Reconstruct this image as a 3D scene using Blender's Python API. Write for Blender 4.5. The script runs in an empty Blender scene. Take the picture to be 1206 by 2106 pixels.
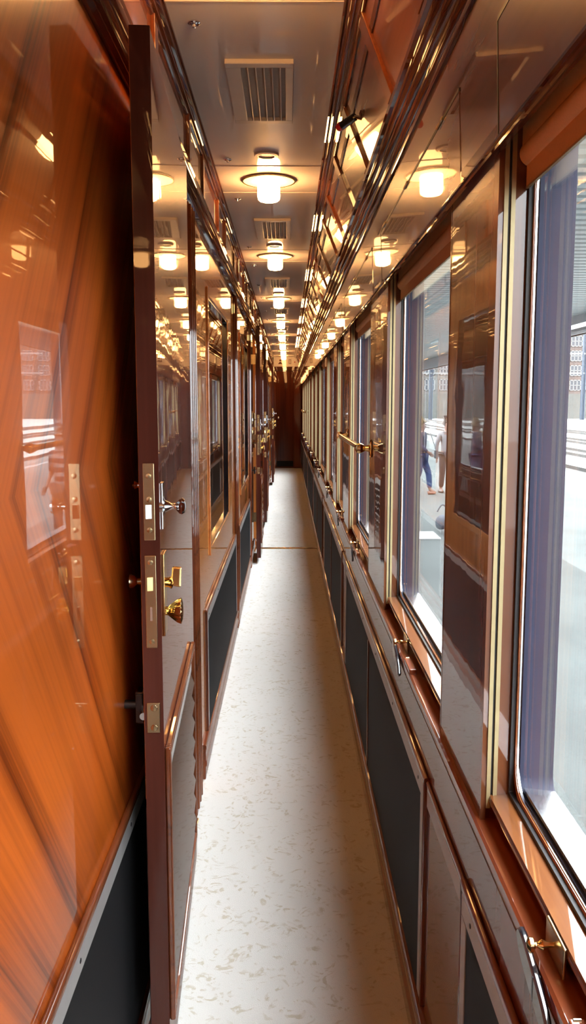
import bpy, math, random
from mathutils import Vector, Matrix
random.seed(7)
PI = math.pi
sc = bpy.context.scene
COL = sc.collection
ORD = ['nearest', 'second', 'third', 'fourth', 'fifth', 'sixth', 'seventh', 'eighth', 'ninth', 'tenth',
       'eleventh', 'twelfth', 'thirteenth', 'fourteenth', 'fifteenth', 'sixteenth']

# ------------------------------------------------------------------ materials
def new_mat(name):
    m = bpy.data.materials.new(name)
    m.use_nodes = True
    nt = m.node_tree
    return m, nt, nt.nodes['Principled BSDF']

def plain(name, col, rough=.5, metal=0., coat=0., coat_rough=.03, spec=.5, bump=0., bscale=60.):
    m, nt, b = new_mat(name)
    b.inputs['Base Color'].default_value = (*col, 1)
    b.inputs['Roughness'].default_value = rough
    b.inputs['Metallic'].default_value = metal
    b.inputs['Coat Weight'].default_value = coat
    b.inputs['Coat Roughness'].default_value = coat_rough
    b.inputs['Specular IOR Level'].default_value = spec
    tc = nt.nodes.new('ShaderNodeTexCoord')
    n = nt.nodes.new('ShaderNodeTexNoise')
    n.inputs['Scale'].default_value = bscale
    nt.links.new(tc.outputs['Object'], n.inputs['Vector'])
    mix = nt.nodes.new('ShaderNodeMix'); mix.data_type = 'RGBA'
    mix.inputs['A'].default_value = (*[c * .88 for c in col], 1)
    mix.inputs['B'].default_value = (*[min(1, c * 1.08) for c in col], 1)
    nt.links.new(n.outputs['Fac'], mix.inputs['Factor'])
    nt.links.new(mix.outputs['Result'], b.inputs['Base Color'])
    if bump > 0:
        bm = nt.nodes.new('ShaderNodeBump')
        bm.inputs['Strength'].default_value = bump
        bm.inputs['Distance'].default_value = .004
        nt.links.new(n.outputs['Fac'], bm.inputs['Height'])
        nt.links.new(bm.outputs['Normal'], b.inputs['Normal'])
    return m

def wood(name, dark, light, grain='z', across=38., along=1.6, coat=1., rough=.3, wave=.0, mirror=None, ang=0., wob=.06, spec=.05):
    """lacquered wood; grain axis, or a slanted book-matched veneer (mirror=(y0,z0), ang in degrees, in the YZ plane)"""
    m, nt, b = new_mat(name)
    L = nt.links.new
    tc = nt.nodes.new('ShaderNodeTexCoord')
    vec = tc.outputs['Object']
    def scaled(s):
        mp = nt.nodes.new('ShaderNodeMapping')
        mp.inputs['Scale'].default_value = s
        L(vec, mp.inputs['Vector'])
        return mp.outputs['Vector']
    if mirror is not None:
        sep = nt.nodes.new('ShaderNodeSeparateXYZ'); L(vec, sep.inputs[0])
        def absd(out, c0):
            a = nt.nodes.new('ShaderNodeMath'); a.operation = 'SUBTRACT'; L(out, a.inputs[0]); a.inputs[1].default_value = c0
            c = nt.nodes.new('ShaderNodeMath'); c.operation = 'ABSOLUTE'; L(a.outputs[0], c.inputs[0])
            return c.outputs[0]
        yy = absd(sep.outputs['Y'], mirror[0]); zz = absd(sep.outputs['Z'], mirror[1])
        cb = nt.nodes.new('ShaderNodeCombineXYZ')
        L(sep.outputs['X'], cb.inputs[0]); L(yy, cb.inputs[1]); L(zz, cb.inputs[2])
        rot = nt.nodes.new('ShaderNodeMapping'); rot.vector_type = 'POINT'
        rot.inputs['Rotation'].default_value = (math.radians(ang), 0, 0)
        L(cb.outputs[0], rot.inputs['Vector'])
        vec = rot.outputs['Vector']
        grain = 'z'
    s = {'x': (along, across, across), 'y': (across, along, across), 'z': (across, across, along)}[grain]
    n1 = nt.nodes.new('ShaderNodeTexNoise'); n1.inputs['Scale'].default_value = 1.; n1.inputs['Detail'].default_value = 5
    n1.inputs['Distortion'].default_value = .35
    L(scaled(tuple(k * .32 for k in s)), n1.inputs['Vector'])
    n2 = nt.nodes.new('ShaderNodeTexNoise'); n2.inputs['Scale'].default_value = 1.; n2.inputs['Detail'].default_value = 3
    L(scaled(tuple(k * 2.4 if k == across else k * 1.2 for k in s)), n2.inputs['Vector'])
    mx = nt.nodes.new('ShaderNodeMath'); mx.operation = 'MULTIPLY_ADD'
    L(n2.outputs['Fac'], mx.inputs[0]); mx.inputs[1].default_value = .40
    L(n1.outputs['Fac'], mx.inputs[2])
    ramp = nt.nodes.new('ShaderNodeValToRGB')
    e = ramp.color_ramp.elements
    e[0].position = .46; e[0].color = (*dark, 1)
    e[1].position = .84; e[1].color = (*light, 1)
    mid = ramp.color_ramp.elements.new(.64)
    mid.color = (*[(a * .35 + c * .65) for a, c in zip(dark, light)], 1)
    L(mx.outputs[0], ramp.inputs['Fac'])
    L(ramp.outputs['Color'], b.inputs['Base Color'])
    b.inputs['Roughness'].default_value = rough
    b.inputs['Specular IOR Level'].default_value = spec
    b.inputs['Coat Weight'].default_value = coat
    b.inputs['Coat Roughness'].default_value = .015
    b.inputs['Coat IOR'].default_value = 1.55
    if wob > 0:
        nw = nt.nodes.new('ShaderNodeTexNoise'); nw.inputs['Scale'].default_value = 7.; nw.inputs['Detail'].default_value = 2
        L(tc.outputs['Object'], nw.inputs['Vector'])
        bp = nt.nodes.new('ShaderNodeBump'); bp.inputs['Strength'].default_value = wob; bp.inputs['Distance'].default_value = .006
        L(nw.outputs['Fac'], bp.inputs['Height'])
        L(bp.outputs['Normal'], b.inputs['Coat Normal'])
    return m

M = {}
M['mahogany'] = wood('mahogany_dark', (.035, .008, .005), (.13, .030, .012), 'z')
M['mahogany_y'] = wood('mahogany_lengthwise', (.045, .010, .005), (.17, .040, .014), 'y')
M['moulding'] = wood('moulding_dark', (.026, .008, .005), (.085, .024, .012), 'y', wob=.0, coat=.8, rough=.5, spec=.0)
M['pier'] = wood('pier_mahogany', (.045, .008, .004), (.13, .024, .010), 'z', wob=.035)
M['veneer'] = wood('chevron_veneer', (.13, .018, .003), (.54, .108, .014), mirror=(.35, 1.336), ang=38, across=60., along=1.2, wob=.02)
M['door_veneer'] = wood('door_chevron_veneer', (.22, .045, .008), (.60, .17, .030), mirror=(1.9, 1.28), ang=22, across=70., along=1.2, wob=.02)
M['door_edge'] = wood('door_edge_wood', (.040, .011, .008), (.085, .024, .016), 'z', coat=.25, rough=.4, wob=0)
M['amber'] = wood('amber_wood', (.24, .066, .013), (.52, .175, .042), 'z', wob=.03)
M['amber_y'] = wood('amber_wood_lengthwise', (.26, .085, .022), (.52, .20, .065), 'y', across=60., wob=.03)
M['frieze'] = wood('frieze_mahogany', (.085, .026, .018), (.16, .052, .034), 'y', wob=.02)
M['bead'] = wood('bead_mahogany', (.050, .013, .006), (.17, .044, .015), 'y', wob=0)
M['jamb'] = wood('jamb_wood', (.060, .020, .008), (.14, .048, .020), 'z', wob=.02)
M['dull_mahogany'] = wood('dull_mahogany', (.030, .007, .004), (.10, .022, .009), 'z', coat=.12, rough=.6, wob=0)
M['sill'] = wood('sill_wood', (.085, .028, .008), (.18, .064, .020), 'y', across=60., wob=.03)
M['ledge'] = wood('ledge_wood', (.060, .013, .006), (.20, .050, .018), 'y', wob=.03)
M['black_panel'] = plain('black_kick_panel', (.012, .012, .013), .62, spec=.08, bump=.05, bscale=400)
M['steel'] = plain('satin_steel_strip', (.46, .44, .43), .34, .45, bscale=30)
M['chrome'] = plain('chrome', (.80, .80, .82), .07, 1., bscale=10)
M['brass'] = plain('brass', (.80, .56, .24), .13, 1., bscale=20)
M['old_brass'] = plain('aged_brass', (.50, .40, .24), .24, 1., bscale=40)
M['guide'] = plain('pale_brass_guide', (.36, .29, .15), .4, .3, bscale=40)
M['rubber'] = plain('black_rubber', (.012, .012, .014), .55)
M['black_gloss'] = plain('black_gloss', (.010, .010, .014), .12, 0, 1.)
M['screw'] = plain('screw_dark', (.05, .05, .055), .3, .8)
M['ceiling'] = plain('ceiling_cream_gloss', (.84, .82, .81), .5, 0, .6, .035, spec=.1, bscale=3)
M['vent'] = plain('vent_cream', (.66, .60, .55), .4, 0, .2, bscale=12)
M['vent_dark'] = plain('vent_dark_inside', (.40, .36, .33), .7)
M['blind'] = plain('tan_blind_cloth', (.62, .41, .23), .7, bscale=300, bump=.05)
M['reveal'] = plain('slate_blue_bodywork', (.020, .022, .044), .6, 0, 0, spec=.2, bscale=25)
M['alu'] = plain('bright_aluminium', (.85, .85, .87), .22, 1., bscale=12)
M['red'] = plain('red_tip', (.45, .02, .03), .3)
M['interior_dark'] = plain('compartment_dark_wood', (.045, .016, .009), .5)

def carpet_mat():
    m, nt, b = new_mat('beige_patterned_carpet'); L = nt.links.new
    tc = nt.nodes.new('ShaderNodeTexCoord')
    big = nt.nodes.new('ShaderNodeTexNoise'); big.inputs['Scale'].default_value = 9.; big.inputs['Detail'].default_value = 3; big.inputs['Distortion'].default_value = 2.2
    L(tc.outputs['Object'], big.inputs['Vector'])
    vor = nt.nodes.new('ShaderNodeTexNoise'); vor.inputs['Scale'].default_value = 17.; vor.inputs['Detail'].default_value = 4; vor.inputs['Distortion'].default_value = 3.
    L(tc.outputs['Object'], vor.inputs['Vector'])
    r1 = nt.nodes.new('ShaderNodeValToRGB'); r1.color_ramp.elements[0].position = .53; r1.color_ramp.elements[1].position = .60
    L(vor.outputs['Fac'], r1.inputs['Fac'])
    r2 = nt.nodes.new('ShaderNodeValToRGB'); r2.color_ramp.elements[0].position = .46; r2.color_ramp.elements[1].position = .60
    L(big.outputs['Fac'], r2.inputs['Fac'])
    mul = nt.nodes.new('ShaderNodeMath'); mul.operation = 'MULTIPLY'
    L(r1.outputs['Color'], mul.inputs[0]); L(r2.outputs['Color'], mul.inputs[1])
    mix = nt.nodes.new('ShaderNodeMix'); mix.data_type = 'RGBA'
    mix.inputs['A'].default_value = (.62, .605, .58, 1); mix.inputs['B'].default_value = (.49, .445, .37, 1)
    L(mul.outputs[0], mix.inputs['Factor'])
    fine = nt.nodes.new('ShaderNodeTexNoise'); fine.inputs['Scale'].default_value = 420.; fine.inputs['Detail'].default_value = 2
    L(tc.outputs['Object'], fine.inputs['Vector'])
    m2 = nt.nodes.new('ShaderNodeMix'); m2.data_type = 'RGBA'; m2.blend_type = 'MULTIPLY'; m2.inputs['Factor'].default_value = .35
    L(mix.outputs['Result'], m2.inputs['A']); L(fine.outputs['Fac'], m2.inputs['B'])
    add = nt.nodes.new('ShaderNodeMix'); add.data_type = 'RGBA'; add.inputs['Factor'].default_value = .55
    L(mix.outputs['Result'], add.inputs['B']); L(m2.outputs['Result'], add.inputs['A'])
    L(add.outputs['Result'], b.inputs['Base Color'])
    b.inputs['Roughness'].default_value = .95; b.inputs['Specular IOR Level'].default_value = .1
    bp = nt.nodes.new('ShaderNodeBump'); bp.inputs['Strength'].default_value = .5; bp.inputs['Distance'].default_value = .004
    L(fine.outputs['Fac'], bp.inputs['Height']); L(bp.outputs['Normal'], b.inputs['Normal'])
    return m
M['carpet'] = carpet_mat()

def emit(name, col, s):
    m = bpy.data.materials.new(name); m.use_nodes = True; nt = m.node_tree
    nt.nodes.remove(nt.nodes['Principled BSDF'])
    e = nt.nodes.new('ShaderNodeEmission'); e.inputs['Color'].default_value = (*col, 1); e.inputs['Strength'].default_value = s
    nt.links.new(e.outputs[0], nt.nodes['Material Output'].inputs['Surface'])
    return m
LAMP_S = 88.
SKY_H, SKY_Z = 9., 37.
M['lamp_glow'] = emit('warm_lamp_glass', (1., .48, .155), LAMP_S)
M['tube_glow'] = emit('white_tube_light', (1., 1., 1.), 4.)

def shade_mat():
    m, nt, b = new_mat('glowing_amber_glass_disc')
    b.inputs['Base Color'].default_value = (.75, .52, .22, 1); b.inputs['Roughness'].default_value = .4
    b.inputs['Emission Color'].default_value = (1., .58, .18, 1); b.inputs['Emission Strength'].default_value = 3.
    return m
M['shade'] = shade_mat()

def glass_mat(name, tint, ior=1.5):
    m = bpy.data.materials.new(name); m.use_nodes = True; nt = m.node_tree
    nt.nodes.remove(nt.nodes['Principled BSDF'])
    t = nt.nodes.new('ShaderNodeBsdfTransparent'); t.inputs['Color'].default_value = (*tint, 1)
    g = nt.nodes.new('ShaderNodeBsdfGlossy'); g.inputs['Roughness'].default_value = .0
    f = nt.nodes.new('ShaderNodeFresnel')
    ge = nt.nodes.new('ShaderNodeNewGeometry')
    mi = nt.nodes.new('ShaderNodeMath'); mi.operation = 'MULTIPLY_ADD'      # same reflectance on both sides of the thin pane
    mi.inputs[1].default_value = 1 / ior - ior; mi.inputs[2].default_value = ior
    nt.links.new(ge.outputs['Backfacing'], mi.inputs[0]); nt.links.new(mi.outputs[0], f.inputs['IOR'])
    mx = nt.nodes.new('ShaderNodeMixShader')
    nt.links.new(f.outputs[0], mx.inputs[0]); nt.links.new(t.outputs[0], mx.inputs[1]); nt.links.new(g.outputs[0], mx.inputs[2])
    nt.links.new(mx.outputs[0], nt.nodes['Material Output'].inputs['Surface'])
    return m
M['pane'] = glass_mat('window_glass', (.95, .97, .97), 1.35)
M['dark_pane'] = plain('dark_mirror_glass', (.020, .014, .012), .03, 0, 1., .01)

def ground_mat(name, c1, c2, scale, speck=220., rough=.85):
    m, nt, b = new_mat(name); L = nt.links.new
    tc = nt.nodes.new('ShaderNodeTexCoord')
    n = nt.nodes.new('ShaderNodeTexNoise'); n.inputs['Scale'].default_value = scale; n.inputs['Detail'].default_value = 6
    L(tc.outputs['Object'], n.inputs['Vector'])
    f = nt.nodes.new('ShaderNodeTexNoise'); f.inputs['Scale'].default_value = speck; f.inputs['Detail'].default_value = 2
    L(tc.outputs['Object'], f.inputs['Vector'])
    a = nt.nodes.new('ShaderNodeMath'); a.operation = 'MULTIPLY_ADD'; a.inputs[1].default_value = .8; L(f.outputs['Fac'], a.inputs[0]); L(n.outputs['Fac'], a.inputs[2])
    r = nt.nodes.new('ShaderNodeValToRGB'); r.color_ramp.elements[0].position = .6; r.color_ramp.elements[1].position = 1.15 if False else 1.
    r.color_ramp.elements[0].color = (*c1, 1); r.color_ramp.elements[1].color = (*c2, 1)
    L(a.outputs[0], r.inputs['Fac']); L(r.outputs['Color'], b.inputs['Base Color'])
    b.inputs['Roughness'].default_value = rough
    return m
M['platform'] = ground_mat('platform_concrete', (.040, .047, .0465), (.070, .081, .080), .8)
M['asphalt'] = ground_mat('dimmed_asphalt', (.019, .023, .0225), (.040, .047, .046), .9, 150.)  # platform colour darkened here to offset strong sky light through the canopy gap
M['ballast'] = ground_mat('pale_ballast', (.085, .085, .083), (.125, .124, .12), .6, 40.)
M['stone'] = ground_mat('mossy_stone_wall', (.030, .033, .030), (.050, .050, .046), .25, 3.)
M['canopy'] = plain('canopy_pale_metal', (.36, .41, .43), .5, bscale=2)
M['fascia'] = plain('canopy_blue_grey_fascia', (.04, .055, .07), .5, bscale=2)
M['mast'] = plain('blue_grey_steel_mast', (.016, .025, .042), .5, bscale=2)
M['rail_steel'] = plain('rusty_rail', (.035, .03, .027), .6)
M['brick'] = ground_mat('pink_brick', (.036, .024, .020), (.050, .037, .033), .3, 6.)
M['pale_stone'] = ground_mat('pale_stone_front', (.046, .043, .040), (.060, .057, .053), .3, 4.)
M['white_frame'] = plain('pale_window_frame', (.12, .12, .12), .5)
M['far_glass'] = plain('far_window_glass', (.02, .024, .03), .35)
M['line_white'] = plain('white_edge_paint', (.2, .2, .2), .7)
M['skin'] = plain('skin', (.12, .06, .045), .5)
M['hair'] = plain('dark_hair', (.03, .02, .015), .6)
M['fair_hair'] = plain('fair_hair', (.10, .07, .033), .6)
M['white_shirt'] = plain('white_shirt', (.12, .122, .135), .8)
M['plum'] = plain('dark_plum_trousers', (.016, .010, .013), .8)
M['blue'] = plain('blue_trousers', (.014, .026, .085), .8)
M['navy'] = plain('navy_top', (.012, .012, .036), .8)
M['shoe'] = plain('dark_shoe', (.03, .028, .03), .5)
M['brown_shoe'] = plain('brown_shoe', (.16, .07, .05), .5)
M['denim'] = plain('pale_denim_cloth', (.045, .062, .085), .85, bump=.2, bscale=15)
def stripe_mat():
    m, nt, b = new_mat('striped_shirt'); L = nt.links.new
    tc = nt.nodes.new('ShaderNodeTexCoord')
    w = nt.nodes.new('ShaderNodeTexWave'); w.bands_direction = 'Z'; w.inputs['Scale'].default_value = 2.4
    L(tc.outputs['Object'], w.inputs['Vector'])
    r = nt.nodes.new('ShaderNodeValToRGB'); r.color_ramp.interpolation = 'CONSTANT'
    r.color_ramp.elements[0].color = (.03, .007, .013, 1); r.color_ramp.elements[1].position = .6; r.color_ramp.elements[1].color = (.13, .125, .125, 1)
    L(w.outputs['Fac'], r.inputs['Fac']); L(r.outputs['Color'], b.inputs['Base Color']); b.inputs['Roughness'].default_value = .8
    return m
M['stripes'] = stripe_mat()

# ------------------------------------------------------------------ mesh builder
class MB:
    def __init__(s): s.v = []; s.f = []
    def add(s, vs, fs):
        k = len(s.v); s.v += [tuple(p) for p in vs]; s.f += [tuple(i + k for i in f) for f in fs]; return s
    def box(s, x0, x1, y0, y1, z0, z1):
        if x0 > x1: x0, x1 = x1, x0
        v = [(x0, y0, z0), (x1, y0, z0), (x1, y1, z0), (x0, y1, z0), (x0, y0, z1), (x1, y0, z1), (x1, y1, z1), (x0, y1, z1)]
        return s.add(v, [(3, 2, 1, 0), (4, 5, 6, 7), (0, 1, 5, 4), (1, 2, 6, 5), (2, 3, 7, 6), (3, 0, 4, 7)])
    def prism(s, prof, a, b, axis='y'):
        n = len(prof)
        mk = {'y': lambda p, t: (p[0], t, p[1]), 'x': lambda p, t: (t, p[0], p[1]), 'z': lambda p, t: (p[0], p[1], t)}[axis]
        v = [mk(p, a) for p in prof] + [mk(p, b) for p in prof]
        f = [(i, (i + 1) % n, n + (i + 1) % n, n + i) for i in range(n)]
        return s.add(v, f + [tuple(range(n))[::-1], tuple(range(n, 2 * n))])
    def cyl(s, p0, p1, r0, r1=None, n=16):
        r1 = r0 if r1 is None else r1
        p0, p1 = Vector(p0), Vector(p1); d = (p1 - p0).normalized()
        a = d.orthogonal().normalized(); b = d.cross(a)
        v = []
        for p, r in ((p0, r0), (p1, r1)):
            v += [p + (a * math.cos(2 * PI * i / n) + b * math.sin(2 * PI * i / n)) * r for i in range(n)]
        f = [(i, (i + 1) % n, n + (i + 1) % n, n + i) for i in range(n)]
        return s.add(v, f + [tuple(range(n))[::-1], tuple(range(n, 2 * n))])
    def lathe(s, prof, o=(0, 0, 0), d=(0, 0, 1), n=24, flute=0, amp=0., loop=False):
        o = Vector(o); d = Vector(d).normalized()
        a = d.orthogonal().normalized(); b = d.cross(a)
        v = []; m = len(prof)
        for r, h in prof:
            for i in range(n):
                t = 2 * PI * i / n
                k = r * (1 + (amp * abs(math.sin(flute * t / 2)) if flute else 0))
                v.append(o + d * h + (a * math.cos(t) + b * math.sin(t)) * k)
        f = []
        for j in range(m if loop else m - 1):
            jj = (j + 1) % m
            for i in range(n):
                f.append((j * n + i, j * n + (i + 1) % n, jj * n + (i + 1) % n, jj * n + i))
        if not loop: f += [tuple(range(n))[::-1], tuple(range((m - 1) * n, m * n))]
        return s.add(v, f)
    def ring(s, x0, x1, y0, y1, z0, z1, r, w, n=8):
        """rounded-rectangle frame in the YZ plane between x0 and x1, w wide inwards"""
        def loop(d):
            rr = max(r - d, .002); a0, a1, b0, b1 = y0 + d, y1 - d, z0 + d, z1 - d
            pts = []
            for cy, cz, t0 in ((a1 - rr, b1 - rr, 0), (a0 + rr, b1 - rr, 90), (a0 + rr, b0 + rr, 180), (a1 - rr, b0 + rr, 270)):
                for i in range(n + 1):
                    t = math.radians(t0 + 90 * i / n); pts.append((cy + rr * math.cos(t), cz + rr * math.sin(t)))
            return pts
        o, i_ = loop(0), loop(w); N = len(o)
        v = [(x0, *p) for p in o] + [(x0, *p) for p in i_] + [(x1, *p) for p in i_] + [(x1, *p) for p in o]
        f = []
        for k in range(N):
            q = (k + 1) % N
            for j in range(4):
                jj = (j + 1) % 4
                f.append((j * N + k, j * N + q, jj * N + q, jj * N + k))
        return s.add(v, f)
    def rplate(s, x0, x1, y0, y1, z0, z1, r, n=8):
        pts = []
        for cy, cz, t0 in ((y1 - r, z1 - r, 0), (y0 + r, z1 - r, 90), (y0 + r, z0 + r, 180), (y1 - r, z0 + r, 270)):
            for i in range(n + 1):
                t = math.radians(t0 + 90 * i / n); pts.append((cy + r * math.cos(t), cz + r * math.sin(t)))
        return s.prism(pts, x0, x1, 'x')

def fix(me):
    import bmesh
    bm = bmesh.new(); bm.from_mesh(me); bmesh.ops.recalc_face_normals(bm, faces=bm.faces); bm.to_mesh(me); bm.free()

def mesh(name, mb, mat, off=(0, 0, 0), smooth=False, ang=35):
    me = bpy.data.meshes.new(name)
    me.from_pydata([(a - off[0], b - off[1], c - off[2]) for a, b, c in mb.v], [], mb.f)
    fix(me)
    if smooth:
        me.shade_smooth(); me.set_sharp_from_angle(angle=math.radians(ang))
    me.materials.append(M[mat] if isinstance(mat, str) else mat)
    return me

def link(name, me, parent=None, bev=0.):
    o = bpy.data.objects.new(name, me); COL.objects.link(o)
    if parent is not None: o.parent = parent
    if bev > 0:
        b = o.modifiers.new('bevel', 'BEVEL'); b.width = bev; b.segments = 2; b.limit_method = 'ANGLE'; b.angle_limit = math.radians(50)
    return o

ABS = {}
def absloc(o):
    p = Vector((0, 0, 0))
    while o is not None: p += o.location; o = o.parent
    return p
def part(name, mb, mat, parent, smooth=False, bev=0., label=None, ang=35):
    """a part whose mesh is given in world coordinates, under its thing"""
    o = link(name, mesh(name, mb, mat, absloc(parent), smooth, ang), parent, bev)
    if label: o['label'] = label
    return o
def tag(o, label, cat, group=None, kind=None):
    o['label'] = label; o['category'] = cat
    if group: o['group'] = group
    if kind: o['kind'] = kind
    return o
def root(name, loc, label, cat, group=None, kind=None):
    o = bpy.data.objects.new(name, None); COL.objects.link(o); o.location = loc; o.empty_display_size = .05
    return tag(o, label, cat, group, kind)
def single(name, mb, mat, label, cat, group=None, kind=None, smooth=False, bev=0.):
    o = link(name, mesh(name, mb, mat, (0, 0, 0), smooth), None, bev)
    return tag(o, label, cat, group, kind)
def half_round(cx, cz, r, side, n=8):
    """profile of a half-round bead on a wall at x=cx bulging towards side (+1/-1)"""
    return [(cx + side * r * math.cos(t), cz + r * math.sin(t)) for t in [(-PI / 2 + PI * i / n) for i in range(n + 1)]]

# ------------------------------------------------------------------ sizes
XR, XL, ZC = .2975, -.33, 2.413
Y0, Y1 = -3.6, 18.85
REAR = [(-1.75, -.65), (-3.20, -2.10)]                       # windows behind the camera
WIN = [(-.30, 1.255), (1.60, 2.60), (3.11, 4.17), (4.58, 5.25), (5.58, 6.64), (6.92, 8.30), (8.58, 9.50), (9.78, 10.9),
       (11.2, 12.5), (12.8, 13.8), (14.1, 15.4), (15.75, 17.3)]
ZS, ZT = .81, 1.85          # window opening
DOORS = [(1.60, 2.50, 2.86), (7.60, 8.20, 8.86), (9.90, 10.50, 11.16), (14.9, 15.5, 16.16)]   # leaf near edge, hinge, far jamb

# ------------------------------------------------------------------ shell
single('floor', MB().box(XL - .02, .40, Y0, Y1 + .1, -.06, 0), 'carpet', 'pale beige patterned carpet along the corridor floor', 'floor', kind='structure')
single('subfloor', MB().box(-2.4, .40, Y0 - .1, Y1 + .1, -.20, -.06), 'interior_dark', 'carriage underfloor below the carpet', 'floor', kind='structure')
single('roof', MB().box(-2.4, .42, Y0 - .1, Y1 + .2, 2.46, 2.62), 'interior_dark', 'carriage roof above the ceiling', 'roof', kind='structure')
c = MB().box(-.40, .40, Y0, Y1, ZC, 2.46)
single('ceiling', c, 'ceiling', 'glossy cream ceiling panels down the corridor', 'ceiling', kind='structure')

# right wall: lower part, piers, header
w = MB().box(XR, .40, Y0, Y1, 0, ZS - .027)
edges = [Y0] + [q for a, b in sorted(WIN + REAR) for q in (a, b)] + [Y1]
for i in range(0, len(edges), 2):
    w.box(XR, .40, edges[i], edges[i + 1], ZS - .027, ZT)
w.box(.303, .40, Y0, Y1, ZT, 2.46)
single('wall_right', w, 'pier', 'lacquered mahogany window wall on the right', 'wall', kind='structure', bev=.0015)
# frieze, slightly leaning in at the top
single('trim_1', MB().prism([(.2985, 1.8145), (.303, 1.8145), (.303, 2.08), (.289, 2.08), (.289, 2.06)], Y0, Y1), 'frieze',
       'glossy dark wood frieze above the right windows mirroring the lamps', 'frieze', kind='structure')
# small two-bead rail under frieze
r = MB().prism([(.2985, 1.8145), (.2905, 1.8145), (.2880, 1.811), (.2880, 1.807), (.2905, 1.8045), (.2900, 1.8035), (.2885, 1.8015),
                (.2890, 1.7975), (.2915, 1.7955), (.2985, 1.7955)], Y0, Y1)
single('trim_2', r, 'moulding', 'thin dark beaded rail along the tops of the right windows', 'trim', kind='structure', smooth=True)
# stacked mouldings between frieze and cove
mp = [(.289, 2.062), (.2835, 2.062), (.281, 2.070), (.2835, 2.078), (.278, 2.083), (.274, 2.094), (.279, 2.104), (.270, 2.110), (.265, 2.122),
      (.269, 2.133), (.261, 2.140), (.256, 2.150), (.259, 2.160), (.252, 2.166), (.250, 2.177), (.262, 2.186), (.303, 2.186), (.303, 2.062)]
single('trim_3', MB().prism(mp, Y0, Y1), 'moulding', 'dark stacked mouldings under the right cove', 'trim', kind='structure', smooth=True)
# cove back panel and its ceiling moulding
single('trim_4', MB().prism([(.258, 2.186), (.183, 2.372), (.215, 2.413), (.303, 2.413), (.303, 2.186)], Y0, Y1), 'frieze',
       'sloping glossy cove panel on the right below the ceiling', 'cove', kind='structure')
tp = [(.137, 2.413), (.137, 2.404), (.141, 2.400), (.146, 2.401), (.150, 2.392), (.160, 2.384), (.168, 2.382), (.172, 2.374), (.180, 2.366), (.190, 2.371), (.195, 2.413)]
single('trim_5', MB().prism(tp, Y0, Y1), 'moulding', 'dark moulding between ceiling and right cove', 'trim', kind='structure', smooth=True)
# cove cross bars: wooden frames on the slope
cb = []
def cove_pt(t, lift):
    nx, nz = -.928, -.373
    return (.183 + .075 * t + nx * lift, 2.372 - .186 * t + nz * lift)
yc = 1.05
k = 0
step = [.62, .50, .66, .55]
while yc < 18.3:
    prof = [cove_pt(.0, -.002), cove_pt(.0, .009), cove_pt(1., .009), cove_pt(1., -.002)]
    m = MB().prism(prof, yc, yc + .075)
    cb.append((yc, m)); yc += step[k % 4]; k += 1
for i, (yy, m) in enumerate(cb):
    o = link('cove_bar', mesh('cove_bar', m, 'bead', (.21, yy, 2.28)), None, .002); o.location = (.21, yy, 2.28)
    near = 'number %d from the near end' % (i + 1)
    tag(o, 'mahogany cross bar on the sloping right cove, ' + near, 'bar', 'cross bars of the right cove')

gp = [cove_pt(t_, l_) for t_, l_ in ((.20, -.001), (.20, .004), (.27, .004), (.27, -.001))]
single('trim_12', MB().prism(gp, Y0, Y1), 'moulding', 'thin dark bead along the upper edge of the right cove', 'trim', kind='structure')
# ledge under the windows, baseboards
lp = [(.345, .783), (.291, .783), (.2875, .787), (.2865, .796), (.2875, .806), (.291, .81), (.345, .81)]
single('trim_6', MB().prism(lp, Y0, Y1), 'ledge', 'dark red ledge running below all the right windows', 'ledge', kind='structure', smooth=True)
bp = [(XR, 0), (.284, 0), (.282, .006), (.282, .05), (.2785, .056), (.2775, .064), (.2785, .072), (.2815, .078), (.2815, .118), (.279, .124), (.279, .132), (.2825, .138), (XR, .14)]
single('baseboard_right', MB().prism(bp, Y0, Y1), 'mahogany_y', 'beaded mahogany baseboard on the right', 'baseboard', kind='structure', smooth=True)

# left wall with doorways and the two glazed openings
LW = [(3.60, 4.72), (5.95, 7.10), (12.0, 13.1), (13.4, 14.5)]
ops = sorted([(h + .02, j, 0., 2.10) for n_, h, j in DOORS] + [(a, b, .84, 1.88) for a, b in LW])
w = MB(); wv = MB(); y = Y0
for a, b, z0, z1 in ops:
    tgt = wv if a < 3 else w
    tgt.box(XL - .03, XL, y, a, 0, ZC)
    if z0 > 0: tgt.box(XL - .03, XL, a, b, 0, z0)
    tgt.box(XL - .03, XL, a, b, z1, ZC)
    y = b
w.box(XL - .03, XL, y, Y1, 0, ZC)
wl = single('wall_left', wv, 'veneer', 'orange chevron veneered wall panel beside the open door', 'wall', kind='structure')
single('wall_left_far', w, 'amber', 'amber lacquered compartment wall on the left', 'wall', kind='structure')
single('wall_outer', MB().box(-2.4, -2.3, Y0 - .1, Y1 + .1, -.06, 2.5), 'interior_dark', 'outer compartment wall', 'wall', kind='structure')
cross = MB()
for yy in (Y0, 1.0, 3.3, 5.3, 7.3, 9.3, 11.6, 14.6, 16.8, Y1):
    cross.box(-2.3, XL - .03, yy - .03, yy + .03, -.06, 2.46)
single('partition', cross, 'interior_dark', 'partitions between the compartments', 'wall', kind='structure')
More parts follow.
